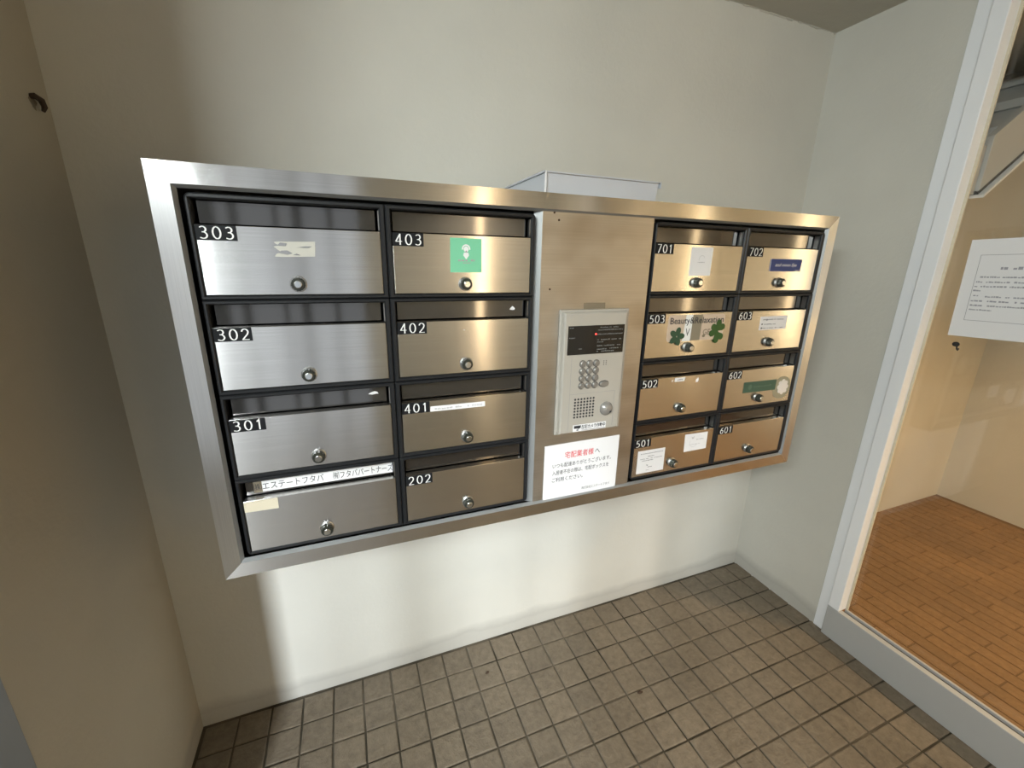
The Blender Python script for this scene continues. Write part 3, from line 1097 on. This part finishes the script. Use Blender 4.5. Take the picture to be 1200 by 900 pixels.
obj('led', MB().lathe_y(.5545, 1.349, [(.0024, yd + .0006), (.0022, yd - .001)], 12), M['led'], dp)
for r in range(4):
    for c in range(3):
        bx, bz = .5230 + c * .0198, 1.2735 - r * .0193
        obj('button', MB().lathe_y(bx, bz, [(.0088, YI), (.0088, YI - .0008), (.0078, YI - .0012), (.0074, YI - .0040), (.0060, YI - .0052)], 18), M['button'], ic)
        obj('button_ring', MB().lathe_y(bx, bz, [(.0096, YI), (.0096, YI - .0006)], 20), M['alu_dark'], ic)
obj('call_button', MB().lathe_y(.5905, 1.2160, [(.0080, YI), (.0080, YI - .0030), (.0065, YI - .0042)], 24, 1.75), M['button'], ic)
obj('call_button_ring', MB().lathe_y(.5905, 1.2160, [(.0092, YI), (.0092, YI - .0006)], 24, 1.70), M['alu_dark'], ic)
mb = MB()
for r in range(3):
    for c in range(2):
        mb.prism_y(ellipse(.5853 + c * .0072, 1.2775 - r * .0048, .0013, .0013, 8), YI - .0005, YI)
obj('microphone_holes', mb, M['ink'], ic)
mb = MB()
for r in range(7):
    for c in range(7):
        mb.prism_y(ellipse(.5075 + c * .0092, 1.1795 - r * .0082, .0030, .0029, 10), YI - .0005, YI)
obj('speaker_holes', mb, M['ink'], ic)
dm = obj('camera_dome', MB().lathe_y(.6035, 1.1458, [(.0195, YI), (.0195, YI - .0015), (.0182, YI - .0045), (.0150, YI - .0085), (.0100, YI - .0115), (.0040, YI - .0128)], 28),
         mat('dome_grey', (0.33, 0.32, 0.30), 0.25, 0.4), ic, smooth=True)
obj('lens', MB().lathe_y(.6105, 1.1395, [(.0042, YI - .010), (.0030, YI - .0125)], 14), M['ink'], dm)
# hairline seam around the lower block
mb = MB()
mb.box(.4900, .6270, YI - .0003, YI, 1.1938, 1.1944).box(.4900, .4906, YI - .0003, YI, 1.0955, 1.2900).box(.6264, .6270, YI - .0003, YI, 1.0955, 1.1938)
obj('seam', mb, M['ink_grey'], ic)
lb = obj('camera_label', MB().box(.5058, .6068, YI - .0006, YI, 1.0896, 1.1085), M['paper'], ic)
mb = MB()
yl = YI - .0010
words(mb, '防犯カメラ作動中', .5320, .6045, 1.0950, 1.1070, yl, bold=0.02)
flat(mb, [(.5085, 1.0985), (.5200, 1.0985), (.5200, 1.0965), (.5285, 1.0990), (.5295, 1.1065), (.5085, 1.1065)], yl)
flat(mb, [(.5165, 1.0925), (.5225, 1.0925), (.5225, 1.0955), (.5165, 1.0955)], yl)
flat(mb, [(.5320, 1.0915), (.6045, 1.0912), (.6045, 1.0922), (.5320, 1.0925)], yl)
obj('lettering', mb, M['ink'], lb)

# ---------------------------------------------------------------- delivery notice
nt = thing('notice', 'white paper notice with red heading below the intercom', 'notice', (0.556, -0.4135, 0.885))
ny = -.4135
sh_ = obj('paper_sheet', MB().prism_y([(.4375, .8842), (.6735, .8842), (.6735, 1.0505), (.4375, 1.0480)], ny - .0008, ny - .0001), M['paper'], nt)
mb = MB()
words(mb, '宅配業者様', .4995, .5905, 1.0035, 1.0235, ny - .0014, bold=0.008)
obj('heading', mb, M['ink_red'], nt)
mb = MB()
words(mb, 'へ', .5945, .6110, 1.0055, 1.0185, ny - .0014)
words(mb, 'いつも配達ありがとうございます。', .4630, .6500, .9790, .9925, ny - .0014, bold=0.004)
words(mb, '入居者不在の際は、宅配ボックスを', .4630, .6440, .9575, .9710, ny - .0014, bold=0.004)
words(mb, 'ご利用ください。', .4630, .5600, .9360, .9495, ny - .0014, bold=0.004)
words(mb, '株式会社エステートフタバ', .5590, .6520, .8975, .9065, ny - .0014)
obj('lettering', mb, M['ink'], nt)

# ---------------------------------------------------------------- tray on top of the housing
TZ = FZ1 + 0.0005
tz1 = 1.7205
ty0, ty1 = -0.385, -0.135
tx0, tx1 = 0.4225, 0.7480
tr = thing('letter_tray', 'shallow translucent white plastic tray on top of the mailbox housing', 'tray', (0.58, -0.26, TZ))
w = 0.0025
fl_ = 0.010
mb = MB()
# flared open tray: outer and inner skins
def rect(x0, x1, y0, y1, z): return [(x0, y0, z), (x1, y0, z), (x1, y1, z), (x0, y1, z)]
R0 = rect(tx0 + .002, tx1 - fl_, ty0 + .004, ty1 - .004, TZ)
R1 = rect(tx0, tx1 - .006, ty0, ty1, tz1 - .002)
R2 = rect(tx0 + w, tx1 - .006 - w, ty0 + w, ty1 - w, tz1 - .002)
R3 = rect(tx0 + .002 + w, tx1 - fl_ - w, ty0 + .004 + w, ty1 - .004 - w, TZ + w)
v = R0 + R1 + R2 + R3
f = [(3, 2, 1, 0), (12, 13, 14, 15)]
for i in range(3):
    for k in range(4):
        f.append((4 * i + k, 4 * i + (k + 1) % 4, 4 * i + 4 + (k + 1) % 4, 4 * i + 4 + k))
obj('tray_body', MB().add(v, f), M['tray'], tr)
mb = MB()
mb.box(tx0 - .002, tx1 - .006, ty0 - .004, ty0 + .002, tz1 - .003, tz1).box(tx0 - .002, tx1 - .006, ty1 - .002, ty1 + .004, tz1 - .003, tz1)
mb.box(tx0 - .004, tx0 + .002, ty0 - .004, ty1 + .004, tz1 - .004, tz1)
mb.box(tx1 - .008, tx1, ty0 - .004, ty1 + .004, tz1 - .003, tz1).box(tx1 - .002, tx1, ty0 - .004, ty1 + .004, tz1 - .014, tz1 - .003)
obj('tray_rim', mb, M['tray'], tr)
obj('corner_seam', MB().box(tx0 - .001, tx0 + .0025, ty0 - .0045, ty0 - .0005, TZ, tz1), M['paper'], tr)

# ---------------------------------------------------------------- notice on the glass
GX = XR + 0.036
gn = thing('glass_notice', 'white A4 paper with a thin printed border taped to the glass', 'notice', (GX, -0.66, 1.31))
# sheet is slightly out of plumb; (u along -y, z)
def gp(u, z, off): return (GX - off, -u, z)
A4 = [(.5580, 1.6125), (.5675, 1.3130), (.7775, 1.3130 + .006), (.7680, 1.6125 + .006)]
v = [gp(u, z, .0009) for u, z in A4] + [gp(u, z, .0002) for u, z in A4]
obj('paper_sheet', MB().add(v, [(0, 1, 2, 3), (7, 6, 5, 4)] + [(i, (i + 1) % 4, 4 + (i + 1) % 4, 4 + i) for i in range(4)]), M['paper'], gn)
mb = MB()
def gl_line(u0, z0, u1, z1, w_=.0011):
    d = Vector((u1 - u0, z1 - z0)).normalized()
    n_ = Vector((-d.y, d.x)) * w_ / 2
    mb.add([gp(u0 + n_.x, z0 + n_.y, .0014), gp(u1 + n_.x, z1 + n_.y, .0014), gp(u1 - n_.x, z1 - n_.y, .0014), gp(u0 - n_.x, z0 - n_.y, .0014)], [(0, 1, 2, 3)])
bdr = [(.5900, 1.5665), (.5960, 1.3665), (.7440, 1.3700), (.7380, 1.5700)]
for i in range(4):
    gl_line(*bdr[i], *bdr[(i + 1) % 4])
obj('border', mb, M['ink_grey'], gn)
mb = MB()
rr = random.Random(9)
def gdash(u0, u1, z, h, seed, gap=.25):
    r = random.Random(seed)
    u = u0
    while u < u1:
        w_ = h * r.uniform(.5, 1.5)
        if r.random() > gap * .5:
            zz = z + .02 * (u - u0)
            ue = min(u + w_, u1)
            hh = h * r.uniform(.6, 1)
            mb.add([gp(u, zz, .0014), gp(ue, zz, .0014), gp(ue, zz + hh, .0014), gp(u, zz + hh, .0014)], [(0, 1, 2, 3)])
        u += w_ + h * r.uniform(.1, .45)
gdash(.643, .690, 1.5240, .0085, 1, .1)
for i, (ua, ub, zz) in enumerate(((.603, .735, 1.4985), (.597, .735, 1.4835), (.596, .735, 1.4700), (.596, .615, 1.4570), (.600, .612, 1.4420), (.628, .735, 1.4400), (.598, .735, 1.4255), (.599, .735, 1.4115), (.600, .652, 1.3985))):
    gdash(ua, ub, zz, .0050, 20 + i)
obj('print', mb, mat('ink_faint', (0.36, 0.36, 0.40), .7), gn)

# small black hook stuck on the hall side of the glass under the sheet
hk = thing('glass_hook', 'small black hook stuck on the glass under the paper sheet', 'hook', (XR + 0.0425, -0.592, 1.27))
mb = MB()
n = 14
hx = XR + 0.0425
v = [(hx, -.592 + .010 * math.cos(2 * PI * k / n), 1.285 + .008 * math.sin(2 * PI * k / n)) for k in range(n)]
v += [(hx + .004, -.592 + .008 * math.cos(2 * PI * k / n), 1.285 + .006 * math.sin(2 * PI * k / n)) for k in range(n)]
mb.add(v, [tuple(range(n)), tuple(range(2 * n - 1, n - 1, -1))] + [(k, (k + 1) % n, n + (k + 1) % n, n + k) for k in range(n)])
obj('pad', mb, M['ink'], hk)
obj('hook_arm', MB().tube([(hx + .003, -.592, 1.286), (hx + .010, -.592, 1.278), (hx + .012, -.593, 1.268), (hx + .016, -.594, 1.264), (hx + .020, -.594, 1.270)], .0022), M['ink'], hk)

# ---------------------------------------------------------------- small things
# rusty stub of an old bracket on the left wall near the corner
hk = thing('wall_bracket', 'rusty broken bracket stub on the left wall near the corner', 'bracket', (XL, -0.062, 1.815))
obj('stub', MB().tube([(XL - .004, -.066, 1.826), (XL + .006, -.064, 1.828), (XL + .012, -.056, 1.823), (XL + .012, -.050, 1.812), (XL + .009, -.052, 1.803)], [.005, .006, .006, .005, .003], 8), M['rust'], hk)
obj('chipped_patch', MB().add([(XL + .0006, -.062 + .016 * math.cos(a) * (0.7 + .3 * math.sin(3 * a)), 1.815 + .015 * math.sin(a) * (.8 + .2 * math.cos(5 * a))) for a in [2 * PI * k / 16 for k in range(16)]], [tuple(range(16))]),
    mat('bare_plaster', (0.22, 0.18, 0.13), 0.9), hk)


def scrap(label, x, y, s, seed):
    r = random.Random(seed)
    n = 9
    v = []
    for z, k_ in ((0.0014, 1.0), (0.005, 0.7)):
        for k in range(n):
            a = 2 * PI * k / n
            q = s * k_ * r.uniform(.55, 1.1)
            v.append((x + q * math.cos(a), y + .55 * q * math.sin(a), z + r.uniform(0, .001)))
    v.append((x, y, .0065))
    f = [tuple(range(n))[::-1]]
    for k in range(n):
        f += [(k, (k + 1) % n, n + (k + 1) % n, n + k), (n + k, n + (k + 1) % n, 2 * n)]
    o = obj('dried_leaf_scrap', MB().add(v, f), M['rust'], loc=(x, y, 0))
    tag(o, label, 'leaf scrap')


scrap('dark dried scrap on the second tile row below the housing', 0.365, -0.150, .010, 1)
scrap('dark dried scrap lying further right on the floor tiles', 0.868, -0.42, .012, 2)

bpy.data.objects.remove(_to)
bpy.data.curves.remove(_cu)
